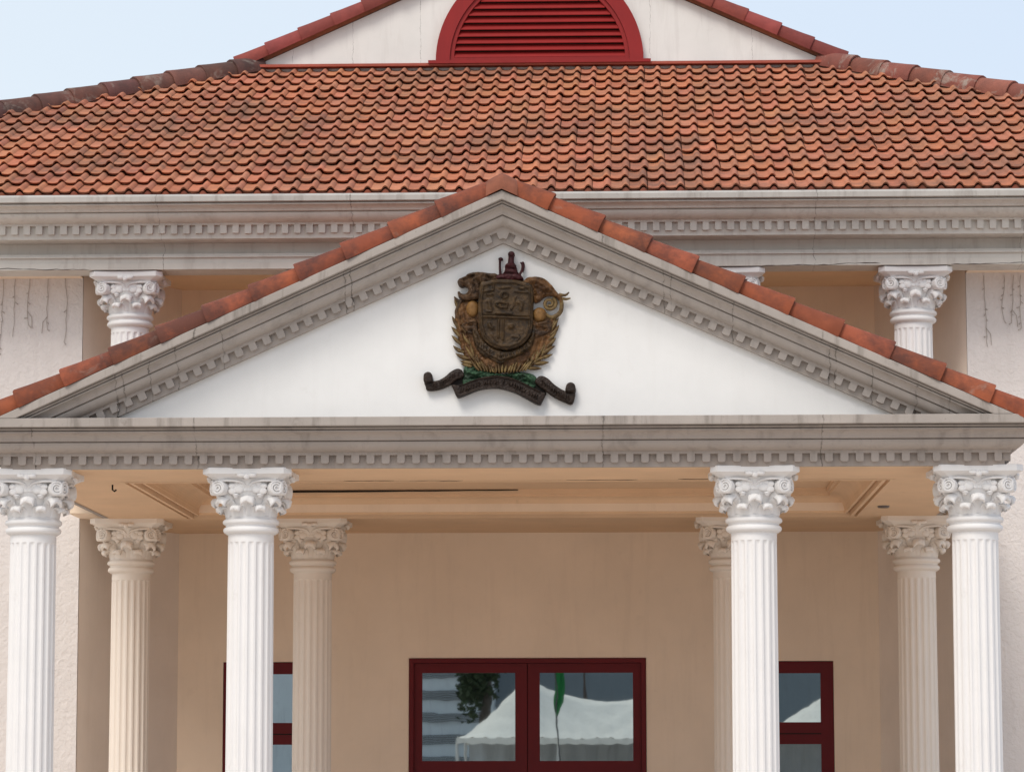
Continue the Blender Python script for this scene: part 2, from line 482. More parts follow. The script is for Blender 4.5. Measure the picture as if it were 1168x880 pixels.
# raking cornices: the same moulding laid along the slope
SL = .449; TH = math.atan(SL); AX = .03; AZ = 6.985
def rake_pt(sx, s_, drop, y):
    """s_ along the slope from the apex, drop measured square to the slope"""
    return (AX+sx*(s_*math.cos(TH)-drop*math.sin(TH)), y, AZ-s_*math.sin(TH)-drop*math.cos(TH))
import bmesh
def clip_build(mb, name, mat, parent, planes, attr=False):
    o = mb.build(name, mat, parent, None, attr)
    bm = bmesh.new(); bm.from_mesh(o.data)
    for co, no in planes:
        geom = bm.verts[:]+bm.edges[:]+bm.faces[:]
        r = bmesh.ops.bisect_plane(bm, geom=geom, plane_co=co, plane_no=no, clear_outer=True)
        ed = [e for e in r['geom_cut'] if isinstance(e, bmesh.types.BMEdge)]
        try: bmesh.ops.holes_fill(bm, edges=ed)
        except Exception: pass
    bmesh.ops.recalc_face_normals(bm, faces=bm.faces)
    bm.to_mesh(o.data); bm.free()
    return o
pk = .90
rp = [(o, (4.848-z)*pk) for o, z in prof[1:-2]]
rp = [(-.3, rp[0][1])]+rp+[(.27, .03), (-.3, .03)]
for sx in (-1, 1):
    mb = MB(); L = 6.2
    rows = []
    for s_ in (-.6, L):
        rows.append([rake_pt(sx, s_, d, YF-o) for o, d in rp])
    mb.grid(rows, False, True); mb.add(rows[0], [tuple(range(len(rp)))]); mb.add(rows[1], [tuple(range(len(rp)))])
    pl = [((AX, 0, 0), (-sx, 0, 0)), ((0, 0, 4.85), (0, 0, -1))]
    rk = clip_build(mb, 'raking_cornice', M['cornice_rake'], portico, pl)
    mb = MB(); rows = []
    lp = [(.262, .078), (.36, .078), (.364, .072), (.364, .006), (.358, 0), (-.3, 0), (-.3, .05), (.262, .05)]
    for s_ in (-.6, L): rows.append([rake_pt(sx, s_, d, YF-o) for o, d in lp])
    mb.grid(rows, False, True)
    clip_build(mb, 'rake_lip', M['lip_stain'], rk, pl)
    mb = MB(); d0, d1, dt = (4.848-4.518)*pk, (4.848-4.440)*pk, (4.848-4.530)*pk
    poly = comb([.02+i*pit for i in range(38)], .074, -d1, -d0, -dt, .010)
    k = len(poly)
    v = [rake_pt(sx, a, -d, YF-.055) for a, d in poly]+[rake_pt(sx, a, -d, YF+.02) for a, d in poly]
    mb.add(v, [tuple(range(k)), tuple(range(2*k-1, k-1, -1))]+[(q, q+k, (q+1) % k+k, (q+1) % k) for q in range(k)])
    clip_build(mb, 'dentil_course', M['cornice_rake'], rk, pl)
    # tiles on the rake
    mb = MB()
    lo = rake_pt(sx, 5.46, -.045, -.60); hi = rake_pt(sx, -.02, -.045, -.60)
    cap_run(mb, lo, hi, .50, .07, (0, 0, 1), .152, .114, 1.2, 108, jit=.06, base=(1.0, 1, 1))
    mb.build('verge_tiles', M['verge'], portico, None, True)
# mortar cap at the apex
mb = MB()
rows = []
for x, k in ((-.15, .96), (-.13, 1.05), (-.06, 1.09), (0, 1.10), (.06, 1.09), (.13, 1.05), (.15, .96)):
    rows.append([(AX+x, -.60+.177*k*math.sin(t), AZ+.035-abs(x)*SL+.142*k*math.cos(t)) for t in np.linspace(-1.75, 1.75, 14)])
mb.grid(rows, True, False)
mb.build('apex_mortar', paint('apex mortar', (.24, .085, .05), .25, (.07, .045, .035), .9, .4, 7), portico)
# tympanum wall
mb = MB()
zb = AZ-.44
mb.prism([(-4.75, 4.80), (4.75, 4.80), (4.75, 4.86), (AX, AZ-.1), (-4.75, 4.86)], YF+.07, YF+.27)
mb.build('tympanum', M['tymp'], portico)
# roof slabs of the portico
mb = MB()
for sx in (-1, 1):
    v = []
    for y in (YF-.15, YB+.1):
        for s_, d in ((-0.0, -.02), (5.1, -.02), (5.1, .06), (0.0, .06)): v.append(rake_pt(sx, s_, d, y))
    mb.add(v, [(0, 1, 2, 3), (7, 6, 5, 4), (0, 4, 5, 1), (1, 5, 6, 2), (2, 6, 7, 3), (3, 7, 4, 0)])
mb.build('roof', M['verge'], portico, None, True)
mb = MB(); mb.prism([(-4.7, 4.7), (4.7, 4.7), (AX, AZ-.1)], YB-.1, YB); mb.build('rear_gable_wall', M['wing'], portico)

# ceiling with its recessed tray
TX, TY0, TY1 = 3.80, 1.05, 5.70
ZS = 4.405
mb = MB()
X1 = HX-.05; YC = 8.3
for a, b in (((-X1, YF+.05), (X1, TY0)), ((-X1, TY1), (X1, YC)), ((-X1, TY0), (-TX, TY1)), ((TX, TY0), (X1, TY1))):
    mb.box((a[0], a[1], ZS), (b[0], b[1], ZS+.05))
soff = mb.build('soffit', M['ceiling'], portico)
mb = MB(); mb.box((-TX-.1, TY0-.1, 4.70), (TX+.1, TY1+.1, 4.74))
for a, b in (((-TX-.12, TY0-.12), (TX+.12, TY0)), ((-TX-.12, TY1), (TX+.12, TY1+.12)), ((-TX-.12, TY0), (-TX, TY1)), ((TX, TY0), (TX+.12, TY1))):
    mb.box((a[0], a[1], ZS+.05), (b[0], b[1], 4.72))
ceil = mb.build('ceiling_panel', M['ceiling'], portico)
mb = MB()
# dropped front beam edge under the tray
cr = [(0.04, ZS-.002), (-.01, ZS-.006), (-.015, ZS+.045), (-.05, ZS+.045), (-.05, ZS-.006), (-.085, ZS-.006), (-.09, ZS+.055), (-.125, ZS+.055), (-.125, ZS+.025), (-.15, ZS+.025), (-.155, ZS+.07)]
cr += [(-o, z) for o, z in arc(.157, ZS+.072, .30, ZS+.205, 'cove', 9)]
cr += [(-.33, ZS+.208), (-.33, ZS+.238), (-.36, ZS+.242), (-.36, ZS+.262)]
cr2 = cr+[(-.36, 4.70), (0.0, 4.70)]
# ring travelled so that 'outward' points away from the tray centre
sweep(mb, [(TX, TY0), (TX, TY1), (-TX, TY1), (-TX, TY0)], cr2, True)
mb.build('crown_moulding', M['ceiling'], ceil)
# loose board leaving the dark gap
mb = MB(); xs_ = np.linspace(-TX+.5, -.02, 14); mb.prism([(x, 4.690) for x in xs_]+[(x, 4.684-.020*(1-(x+TX-.5)/3.3)-random.uniform(0, .004)) for x in xs_[::-1]], TY1-.375, TY1-.363); mb.build('open_joint', M['dark'], ceil)
mb = MB(); mb.lathe([(.001, ZS-.016), (.035, ZS-.016), (.04, ZS-.012), (.055, ZS-.022), (.065, ZS-.012), (.065, ZS+.002)], 24, (3.98, 4.25))
mb.build('downlight', M['lampglass'], portico)
mb = MB(); mb.tube([(-3.95, 1.32, ZS+.01), (-3.95, 1.32, ZS-.05), (-3.93, 1.32, ZS-.065), (-3.91, 1.32, ZS-.05)], .009, 8); mb.build('ceiling_hook', M['dark'], portico)

mb = MB()
for xa, xb, y in ((-.95, -.42, 1.0), (-1.6, -1.1, .96), (.6, 1.3, .98), (1.7, 2.2, .93)):
    mb2 = [(x, y+random.uniform(-.012, .012), ZS-.001) for x in np.linspace(xa, xb, 9)]
    mb.tube(mb2, [.001]+[random.uniform(.002, .0055) for _ in range(7)]+[.001], 5)
    k_ = mb; mb = MB(); k_.build('ceiling_crack', M['crack'], portico)
# ------------------------------------------------------------------ MAIN BUILDING
bld = tag(empty('government_building', (0, 0, 0)), 'cream two storey building with red clay tiled hip roof behind the portico', 'building')
YW = 6.30; XW = 5.14; YR = 8.0; XR = 4.22; ZT = 7.5
for sx in (-1, 1):
    mb = MB(); a, b = sorted((sx*XW, sx*10.6)); mb.box((a, YW, 0), (b, 24, 7.42)); mb.build('wing_wall', M['wing'], bld)
mb = MB()
DX = 1.425; DZ = 2.90; WX0, WX1, WZ1, WZ0 = 2.52, 3.665, 2.857, .9
# recessed entrance wall with its openings
def wallpiece(x0, x1, z0, z1): mb.box((x0, YR, z0), (x1, YR+.3, z1))
for sx in (-1, 1):
    def wp(x0, x1, z0, z1):
        a, b = sorted((sx*x0, sx*x1)); wallpiece(a, b, z0, z1)
    wp(DX, WX0, 0, WZ1); wp(WX0, WX1, 0, WZ0); wp(WX1, XR+.1, 0, WZ1); wp(DX, XR+.1, WZ1, DZ)
wallpiece(-XR-.1, XR+.1, DZ, 7.42)
for sx in (-1, 1):
    P_ = [(sx*(XW-.003), YW+.02), (sx*(XR-.004), YR-.003), (sx*(XR-.004), YR+.2), (sx*(XW-.003), YR+.2)]
    v = [(x, y, 0) for x, y in P_]+[(x, y, 7.42) for x, y in P_]
    m2 = MB(); m2.add(v, [(0, 1, 2, 3), (7, 6, 5, 4), (0, 1, 5, 4), (1, 2, 6, 5), (2, 3, 7, 6), (3, 0, 4, 7)]); m2.build('splayed_wall', M['splay'], bld)
mb.build('entrance_wall', M['wall'], bld)
mb = MB(); mb.box((-XR, YR+.5, 0), (XR, YR+.6, 4)); mb.build('interior_backing', M['dark'], bld)
mb = MB()
mb.box((-XW+.003, YB+.02, 4.46), (XW-.003, YR-.01, 4.86)); mb.build('balcony_floor', M['wall'], bld)
mb = MB(); mb.box((-XW+.003, 5.62, 7.385), (XW-.003, YR, 7.44)); mb.build('loggia_ceiling', M['ceiling'], bld)
for sx in (-1, 1):
    mb = MB(); a, b = sorted((sx*10.6, sx*XW)); mb.box((a, 5.95, 7.272), (b, 6.32, 7.30)); mb.build('wall_head_band', M['wall'], bld)
# upper columns
ush = shaft_mesh(5.15, 6.655, 5.3, 6.575); ubs = base_mesh(4.86)
uc0 = ush.build('upper_column', M['column'], bld)
uk = cap0.copy(); uk.name = 'capital'; COL.objects.link(uk); uk.parent = uc0; uk.location = (0, 0, 6.65)
ub = ubs.build('base', M['column'], uc0)
for i, x in enumerate((-4.54, -2.28, 2.37, 4.50)):
    c = uc0
    if i:
        c = uc0.copy(); COL.objects.link(c)
        for ch in (uk, ub):
            k = ch.copy(); COL.objects.link(k); k.parent = c
    c.location = (x, 6.035, 0)
# main entablature
EX, EY = 11.0, 5.60
mp = [(-.45, 7.262), (0, 7.262), (0, 7.262+.075), (-.012, 7.337), (-.012, 7.395), (.02, 7.397), (.02, 7.412), (.0, 7.416), (.0, 7.440), (-.10, 7.445), (-.10, 7.575), (.21, 7.580), (.21, 7.728), (.262, 7.730), (.262, 7.752), (.28, 7.755)]
mp += arc(.285, 7.757, .42, 7.842, 'ovolo')
mp += [(.40, 7.845), (.40, 7.853), (.45, 7.855)]
mp += arc(.455, 7.857, .54, 7.908, 'cove')
mp += [(.56, 7.911), (.56, 7.924), (.53, 7.928), (.53, 7.934), (.53, 8.0), (-.45, 8.03)]
mpath = [(-EX, 24), (-EX, EY), (EX, EY), (EX, 24)]
mb = MB(); sweep(mb, mpath, mp); ment = mb.build('entablature', M['cornice_main'], bld)
mb = MB(); sweep(mb, mpath, [(.522, 7.937), (.595, 7.937), (.605, 7.944), (.605, 8.0), (.57, 8.028), (.522, 8.004)]); mb.build('cornice_lip', M['lip_main'], ment)
mb = MB(); pm = .1408
n = int((EX+.2)*2/pm); x0 = -(n-1)*pm/2
mb.prism(comb([x0+i*pm for i in range(n)], .074, 7.634, 7.729, 7.742, .006), EY-.258, EY-.19)
mb.build('dentil_course', M['cornice_main'], ment)

for xa, xb in ((-6.4, -4.95), (2.75, 4.1), (4.9, 6.4)):
    xs_ = np.linspace(xa, xb, 24); zz = 7.268; pts = []
    for x in xs_:
        zz = min(7.285, max(7.262, zz+random.uniform(-.008, .008))); pts.append((x, EY-.001, zz))
    mb = MB(); mb.tube(pts, [.001]+[random.uniform(.002, .006) for _ in range(22)]+[.001], 5); mb.build('plaster_crack', M['crack'], ment)
# main roof: front slope built tile by tile
E0 = Vector((0, 5.20, 8.060)); T0 = Vector((0, 11.0, 10.772))
sv = (T0-E0).normalized(); nv = Vector((0, -sv.z, sv.y)); SLn = (T0-E0).length
NC = 15; gauge = SLn/NC; pt = .209
GX = .09
def hipx(y): return 3.83+1.34*max(0, (11.05-y))
us = [0, .05, .2, .38, .52, .58, .62, .67, .73, .79, .85, .91, .96, 1.0]
def prof_h(u):
    if u < .58: return -.010*math.sin(math.pi*min(u/.58, 1))
    return (.041)*max(0, math.sin(math.pi*(u-.58)/.42))**.9
mb = MB()
j0, j1 = int(-12.2/pt), int(12.2/pt)
for i in range(NC):
    rowshift = random.uniform(-.012, .012)
    s0 = i*gauge; s1 = min((i+1)*gauge+.05, SLn+.02)
    lowlift = .053
    for j in range(j0, j1):
        xa = j*pt+rowshift
        ymid = E0.y+sv.y*s0
        lim = hipx(ymid)
        if abs(xa+pt/2-GX) > lim+pt: continue
        dh = random.uniform(-.002, .003); dsx = random.uniform(-.006, .006); ds = random.uniform(-.008, .008)
        w = random.gauss(1.0, .06); w = max(.72, min(1.25, w)); hue = random.uniform(.9, 1.1)
        c = (w, w*hue, w*hue*random.uniform(.9, 1.1))
        def row(s_, lift, drop=0):
            o = []
            for u in us:
                h = prof_h(u)*(1 if drop == 0 else 1)+lift-drop
                p = E0+sv*s_+nv*h
                x = xa+u*pt*1.0+dsx
                L = hipx(p.y)
                o.append((max(GX-L, min(GX+L, x)), p.y, p.z))
            return o
        top = row(s1, 0.0+dh); mid = row(s0+ds+.10*(s1-s0), lowlift*.93+dh); low = row(s0+ds+.006, lowlift+dh-.003); edge = row(s0+ds, lowlift+dh-.010); bot = row(s0+ds+.022, lowlift+dh, .034)
        mb.grid([top, mid, low, edge], True, False, c)
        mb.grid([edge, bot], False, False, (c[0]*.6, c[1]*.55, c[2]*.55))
        if i == 0:      # eave closure tile under the first course
            e1 = row(.012, lowlift+dh, .052); e2 = [(x, y+.004, E0.z-.035) for x, y, z in e1]
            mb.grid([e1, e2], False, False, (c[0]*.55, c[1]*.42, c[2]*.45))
        inn = row(s0+ds+.14, lowlift+dh, .034)
        mb.grid([bot, inn], False, False, c)
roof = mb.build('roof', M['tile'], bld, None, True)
# deck under the tiles, side and rear slopes
mb = MB()
xe = hipx(5.2); z_e = E0.z-.035; zt = T0.z-.035
A = [(GX-xe, 5.22, z_e), (GX+xe, 5.22, z_e), (GX+xe, 25.0, z_e), (GX-xe, 25.0, z_e)]
B = [(GX-3.83, 11.02, zt), (GX+3.83, 11.02, zt), (GX+3.83, 19.2, zt), (GX-3.83, 19.2, zt)]
mb.add(A+B, [(0, 1, 5, 4), (1, 2, 6, 5), (2, 3, 7, 6), (3, 0, 4, 7), (4, 5, 6, 7)])
mb.add([(x, y, z-.10) for x, y, z in A]+A, [(0, 1, 2, 3), (0, 1, 5, 4), (1, 2, 6, 5), (2, 3, 7, 6), (3, 0, 4, 7)])
mb.build('roof_deck', M['tile'], roof, None, True)
# dark red under-eave closure behind the drip edge
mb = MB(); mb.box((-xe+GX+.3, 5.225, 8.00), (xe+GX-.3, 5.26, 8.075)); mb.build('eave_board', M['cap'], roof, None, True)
# hips
for sx in (-1, 1):
    mb = MB()
    a = (GX+sx*(hipx(5.2)), 5.20, E0.z-.045); b = (GX+sx*3.72, 11.06, T0.z+.055)
    cap_run(mb, a, b, .488, .07, (0, 0, 1), .185, .158, 1.0, 105, jit=.04)
    mb.lathe([(.001, T0.z-.05), (.15, T0.z-.03), (.18, T0.z+.06), (.14, T0.z+.16), (.07, T0.z+.20), (.001, T0.z+.21)], 14, (GX+sx*3.90, 11.05))
    hp = mb.build('hip_tiles', M['cap_sooty'] if sx < 0 else M['cap'], roof, None, True)
    mb = MB(); A_ = Vector(a); B_ = Vector(b); dd = (B_-A_).normalized(); sd = dd.cross(Vector((0, 0, 1))).normalized()
    mb.grid([[tuple(P_+sd*q+Vector((0, 0, h))) for q, h in ((-.19, -.24), (-.125, -.02), (0, .05), (.125, -.02), (.19, -.24))] for P_ in [A_+(B_-A_)*k/40+Vector((0, 0, random.uniform(-.012, .012))) for k in range(41)]], False, False)
    mb.build('mortar_bed', M['mortar'], hp)
# gable above the hip
GS = .449; GZ = 10.84; GB = 3.80; GA = GZ+GS*GB
mb = MB(); mb.prism([(GX-GB, GZ-.12), (GX+GB, GZ-.12), (GX+GB, GZ), (GX, GA), (GX-GB, GZ)], 11.0, 11.25); gab = mb.build('gable_wall', M['gable'], bld)
for sx in (-1, 1):
    mb = MB(); th = math.atan(GS)
    off = .085
    a = (GX+sx*(GB+.22), 10.99, GZ-GS*.22+off); b = (GX, 10.99, GA+off)
    cap_run(mb, a, b, .465, .06, (0, 0, 1), .150, .125, 1.0, 112, jit=.05)
    mb.build('verge_tiles', M['verge_gable'], roof, None, True)
mb = MB()
for sx in (-1, 1):
    v = []
    for y in (11.02, 19.0):
        for x, z in ((GX, GA+.12), (GX+sx*(GB+.1), GZ+.07), (GX+sx*(GB+.1), GZ-.03), (GX, GA+.02)): v.append((x, y, z))
    mb.add(v, [(0, 1, 2, 3), (7, 6, 5, 4), (0, 4, 5, 1), (1, 5, 6, 2), (2, 6, 7, 3), (3, 7, 4, 0)])
mb.build('gable_roof', M['tile'], roof, None, True)
mb = MB(); mb.box((GX-3.72, 10.86, 10.80), (GX+3.72, 11.0, 10.835)); mb.build('flashing', M['sill_red'], gab)
# arched louvre vent
VC = (.085, 10.868)
def arch_ring(mb, ro, ri, y0, y1, zb, n=48):
    rows = []
    for t in np.linspace(0, math.pi, n):
        c, s_ = math.cos(t), math.sin(t)
        rows.append([(VC[0]+ro*c, y0, VC[1]+ro*s_), (VC[0]+ri*c, y0, VC[1]+ri*s_), (VC[0]+ri*c, y1, VC[1]+ri*s_), (VC[0]+ro*c, y1, VC[1]+ro*s_)])
    mb.grid(rows, False, True)
    for i in (0, -1):
        mb.add(rows[i], [(0, 1, 2, 3)])
vent = MB(); arch_ring(vent, 1.375, 1.19, 10.90, 11.02, 0)
vent.box((VC[0]-1.47, 10.83, VC[1]-.045), (VC[0]+1.47, 10.999, VC[1]-.002))
vent = vent.build('louvre_vent', M['red'], bld)
mb = MB(); arch_ring(mb, 1.187, 1.135, 10.925, 11.01, 0)
mb.box((VC[0]-1.187, 10.922, VC[1]+.0), (VC[0]+1.187, 10.995, VC[1]+.05))
mb.build('inner_frame', M['red'], vent)
mb = MB()
z = VC[1]+.062
while z < VC[1]+1.08:
    w = math.sqrt(max(.01, 1.145**2-(z+.03-VC[1])**2))
    d = .094
    v = []
    for x in (VC[0]-w, VC[0]+w):
        v += [(x, 10.926, z-.006), (x, 10.932, z-.014), (x, 10.993, z+.066), (x, 10.988, z+.076)]
        # face of the slat
    mb.add(v, [(0, 1, 2, 3), (7, 6, 5, 4), (0, 4, 5, 1), (1, 5, 6, 2), (2, 6, 7, 3), (3, 7, 4, 0)])
    z += d
mb.build('louvre_slats', M['red'], vent)
mb = MB(); mb.prism([(VC[0]+1.15*math.cos(t), VC[1]+1.15*math.sin(t)) for t in np.linspace(0, math.pi, 40)], 10.994, 10.998)
mb.build('louvre_backing', M['dark'], vent)

# ------------------------------------------------------------------ door and windows
def frame(mb, x0, x1, z0, z1, w, y0, y1, wb=None):
    wb = w if wb is None else wb
    mb.box((x0, y0, z0), (x0+w, y1, z1)); mb.box((x1-w, y0, z0), (x1, y1, z1))
    mb.box((x0+w, y0, z1-w), (x1-w, y1, z1)); mb.box((x0+w, y0, z0), (x1-w, y1, z0+wb))
mb = MB(); yf = YR+.02
frame(mb, -1.42, 1.42, .05, 2.895, .055, yf-.035, yf+.12)
door = mb.build('entrance_door', M['door_red'], bld)
for sx in (-1, 1):
    mb = MB(); x0, x1 = sorted((sx*.004, sx*1.362))
    a, b = sorted((sx*.147, sx*1.265))
    mb.box((x0, yf, .06), (a, yf+.06, 2.836)); mb.box((b, yf, .06), (x1, yf+.06, 2.836))
    for z0, z1 in ((2.722, 2.836), (1.52, 1.672), (.06, .3)):
        mb.box((a, yf, z0), (b, yf+.06, z1))
    mb.box((a, yf-.004, 1.59), (b, yf, 1.602))
    leaf = mb.build('door_leaf', M['door_red'], door)
    for z0, z1 in ((1.66, 2.735), (.29, 1.53)):
        p = MB(); p.box((a-.01, yf+.026, z0), (b+.01, yf+.032, z1)); p.build('pane', M['glass'], leaf)
for sx in (-1, 1):
    mb = MB(); x0, x1 = sorted((sx*2.525, sx*3.66))
    mb.box((x0, yf-.02, .9), (x0+.15, yf+.10, 2.852)); mb.box((x1-.15, yf-.02, .9), (x1, yf+.10, 2.852))
    for z0, z1 in ((2.712, 2.852), (1.868, 2.128), (.9, 1.05)): mb.box((x0+.15, yf-.02, z0), (x1-.15, yf+.10, z1))
    win = mb.build('window', M['door_red'], bld)
    g = MB(); g.box((x0+.15, yf-.024, 1.985), (x1-.15, yf-.0205, 1.998)); g.build('transom_groove', M['dark'], win)
    for z0, z1 in ((2.118, 2.722), (1.04, 1.878)):
        p = MB(); p.box((x0+.14, yf+.03, z0), (x1-.14, yf+.036, z1)); p.build('pane', M['glass'], win)

# ------------------------------------------------------------------ dead creeper-like light strands on the wings
def strand(x, z0, z1, label, seed, fork=True):
    rr = random.Random(seed); mb = MB(); pts = []; z = z0; k = 0; xx = x
    while z > z1:
        pts.append((xx, YW-.012-rr.random()*.006, z)); z -= rr.uniform(.05, .11); xx += rr.uniform(-.014, .014)
    mb.tube(pts, .0034, 5)
    for p in pts[2:]:
        if rr.random() < .6:
            q = (p[0]+rr.choice((-1, 1))*rr.uniform(.012, .035), p[1]-.004, p[2]-rr.uniform(.005, .03))
            mb.tube([p, q], .004, 5)
            if rr.random() < .5: mb.lathe([(.001, q[2]+.008), (.008, q[2]), (.001, q[2]-.010)], 6, (q[0], q[1]))
    if fork:
        b = pts[len(pts)*2//3]; s_ = rr.choice((-1, 1))
        mb.tube([b, (b[0]+s_*.05, b[1], b[2]-.07), (b[0]+s_*.06, b[1], b[2]-.2)], .004, 5)
    tag(mb.build('light_strand', M['wire']), label, 'light string', 'bare light strands hanging on the wing walls')
wl = 'bare thin light strand on the left wing wall, '
wr = 'bare thin light strand on the right wing wall, '
strand(-6.08, 7.27, 6.40, wl+'the one cut by the photo edge', 1, False)
strand(-5.935, 7.27, 6.50, wl+'long straight one second from the edge', 2, False)
strand(-5.765, 7.27, 6.70, wl+'shortest of the middle ones', 3)
strand(-5.55, 7.27, 6.62, wl+'one ending in a small hooked fork', 4)
strand(-5.35, 7.27, 6.50, wl+'the one nearest the wall corner', 5, False)
strand(5.345, 7.24, 6.36, wr+'forked one nearest the wall corner', 6)
strand(5.58, 7.24, 6.70, wr+'middle one of short length', 7, False)
strand(5.69, 7.24, 6.62, wr+'one left of the outermost strand', 8)
strand(5.77, 7.24, 6.55, wr+'outermost one nearest the photo edge', 9, False)

# ------------------------------------------------------------------ coat of arms on the tympanum
YE = YF+.07          # wall face
def EXZ(p): return (-.838+p[0]*1.668/880, 4.851+(880-p[1])*1.671/880)
def inside(px, pz, poly):
    ins = np.zeros(px.shape, bool); n = len(poly)
    for i in range(n):
        x0, z0 = poly[i]; x1, z1 = poly[(i+1) % n]
        if z0 == z1: continue
        c = ((z0 > pz) != (z1 > pz)) & (px < (x1-x0)*(pz-z0)/(z1-z0)+x0)
        ins ^= c
    return ins
def seg_near(px, pz, a, b):
    ax, az = a; bx, bz = b; dx, dz = bx-ax, bz-az
    t = np.clip(((px-ax)*dx+(pz-az)*dz)/max(dx*dx+dz*dz, 1e-12), 0, 1)
    qx, qz = ax+t*dx, az+t*dz
    return np.hypot(px-qx, pz-qz), qx, qz
def relief(pts, back, edge, dome, width, strokes=(), rough=.0, res=.006, smooth=4, pix=True):
    """carved relief with outline pts (emblem pixels), standing from y=YE-back outwards"""
    poly = [EXZ(p) for p in (cat_rom(pts, smooth) if smooth else pts)]
    xs = [p[0] for p in poly]; zs = [p[1] for p in poly]
    gx = np.arange(min(xs)-res, max(xs)+2*res, res); gz = np.arange(min(zs)-res, max(zs)+2*res, res)
    PX, PZ = np.meshgrid(gx, gz); D = np.full(PX.shape, 9.); QX = PX.copy(); QZ = PZ.copy()
    for i in range(len(poly)):
        d, qx, qz = seg_near(PX, PZ, poly[i], poly[(i+1) % len(poly)])
        k = d < D; D = np.where(k, d, D); QX = np.where(k, qx, QX); QZ = np.where(k, qz, QZ)
    IN = inside(PX, PZ, poly)
    cxm = (gx[:-1]+gx[1:])/2; czm = (gz[:-1]+gz[1:])/2
    CXm, CZm = np.meshgrid(cxm, czm); C = inside(CXm, CZm, poly)
    Dn = np.where(IN, D, 0)
    t = np.clip(Dn/width, 0, 1); H = edge+dome*np.sqrt(1-(1-t)**2)
    for s_ in strokes:
        line, rad, amp = s_; line = [EXZ(p) for p in line]; d = np.full(PX.shape, 9.)
        for a, b in zip(line[:-1], line[1:]): d = np.minimum(d, seg_near(PX, PZ, a, b)[0])
        r = rad*1.668/880
        H = H+1.7*amp*np.exp(-(d/r)**2)
    if rough:
        nz = rng.normal(size=PX.shape)
        for _ in range(2): nz = (nz+np.roll(nz, 1, 0)+np.roll(nz, -1, 0)+np.roll(nz, 1, 1)+np.roll(nz, -1, 1))/5
        H = H+rough*nz*3
    X = np.where(IN, PX, QX); Z = np.where(IN, PZ, QZ)
    mb = MB(); idx = {}
    vs, fs = [], []; cnt = {}
    def vid(i, j):
        if (i, j) not in idx:
            idx[(i, j)] = len(vs); vs.append((X[i, j], YE-back-float(H[i, j]), Z[i, j]))
        return idx[(i, j)]
    cells = np.argwhere(C)
    for i, j in cells:
        q = [vid(i, j), vid(i, j+1), vid(i+1, j+1), vid(i+1, j)]; fs.append(q)
        for a, b in zip(q, q[1:]+q[:1]): cnt.setdefault((min(a, b), max(a, b)), []).append((a, b))
    mb.add(vs, fs, True)
    wv, wf = [], []
    for e, l in cnt.items():
        if len(l) == 1:
            a, b = l[0]; k = len(wv)
            wv += [vs[a], vs[b], (vs[b][0], YE+.002, vs[b][2]), (vs[a][0], YE+.002, vs[a][2])]; wf.append((k, k+1, k+2, k+3))
    mb.add(wv, wf, False)
    return mb
def join(mbs):
    o = MB()
    for m in mbs:
        k = len(o.v); o.v += m.v; o.f += [tuple(i+k for i in f) for f in m.f]; o.sm += m.sm; o.c += m.c
    return o
def etube(pts, rad, depth, seg=8):
    k = 1.668/880; mb = MB()
    P = cat_rom(pts, 4, False); rr = rad if isinstance(rad, (list, tuple)) else [rad]*2
    n = len(P)
    mb.tube([(EXZ(p)[0], YE-depth, EXZ(p)[1]) for p in P], [k*float(np.interp(i/(n-1), np.linspace(0, 1, len(rr)), rr)) for i in range(n)], seg)
    return mb
def circ(cx, cy, rx, ry=None, n=20): ry = ry or rx; return [(cx+rx*math.cos(2*math.pi*i/n), cy+ry*math.sin(2*math.pi*i/n)) for i in range(n)]
def blade(p0, p1, w, d0, d1, bend=0):
    """one leaf blade from root p0 to tip p1"""
    a = np.array(p0, float); b = np.array(p1, float); d = b-a; L = np.hypot(*d); d /= L; nrm = np.array([-d[1], d[0]])
    rows = []
    for i in range(8):
        t = i/7; ww = w*math.sin(math.pi*min(.97, .12+t*.88))**.8*(1 if t < .99 else .1)
        c = a+d*L*t+nrm*bend*math.sin(math.pi*t)
        dep = d0+(d1-d0)*t
        row = []
        for u, h in ((-1, 0), (-.5, .010), (0, .016), (.5, .010), (1, 0), (0, -.02)):
            x, z = EXZ(c+nrm*ww*u); row.append((x, YE-dep-h, z))
        rows.append(row)
    mb = MB(); mb.grid(rows, True, True); return mb

arms = tag(empty('coat_of_arms', (0, YE, 4.95)), 'dark bronze coat of arms with beasts, leaf fronds and brown scroll on white pediment', 'coat of arms')
def apart(mb, name, mat, parent=arms):
    o = mb.build(name, mat)
    o.parent = parent
    o.matrix_parent_inverse = Matrix.Translation(-Vector(arms.location)) if parent is arms else Matrix.Identity(4)
    return o
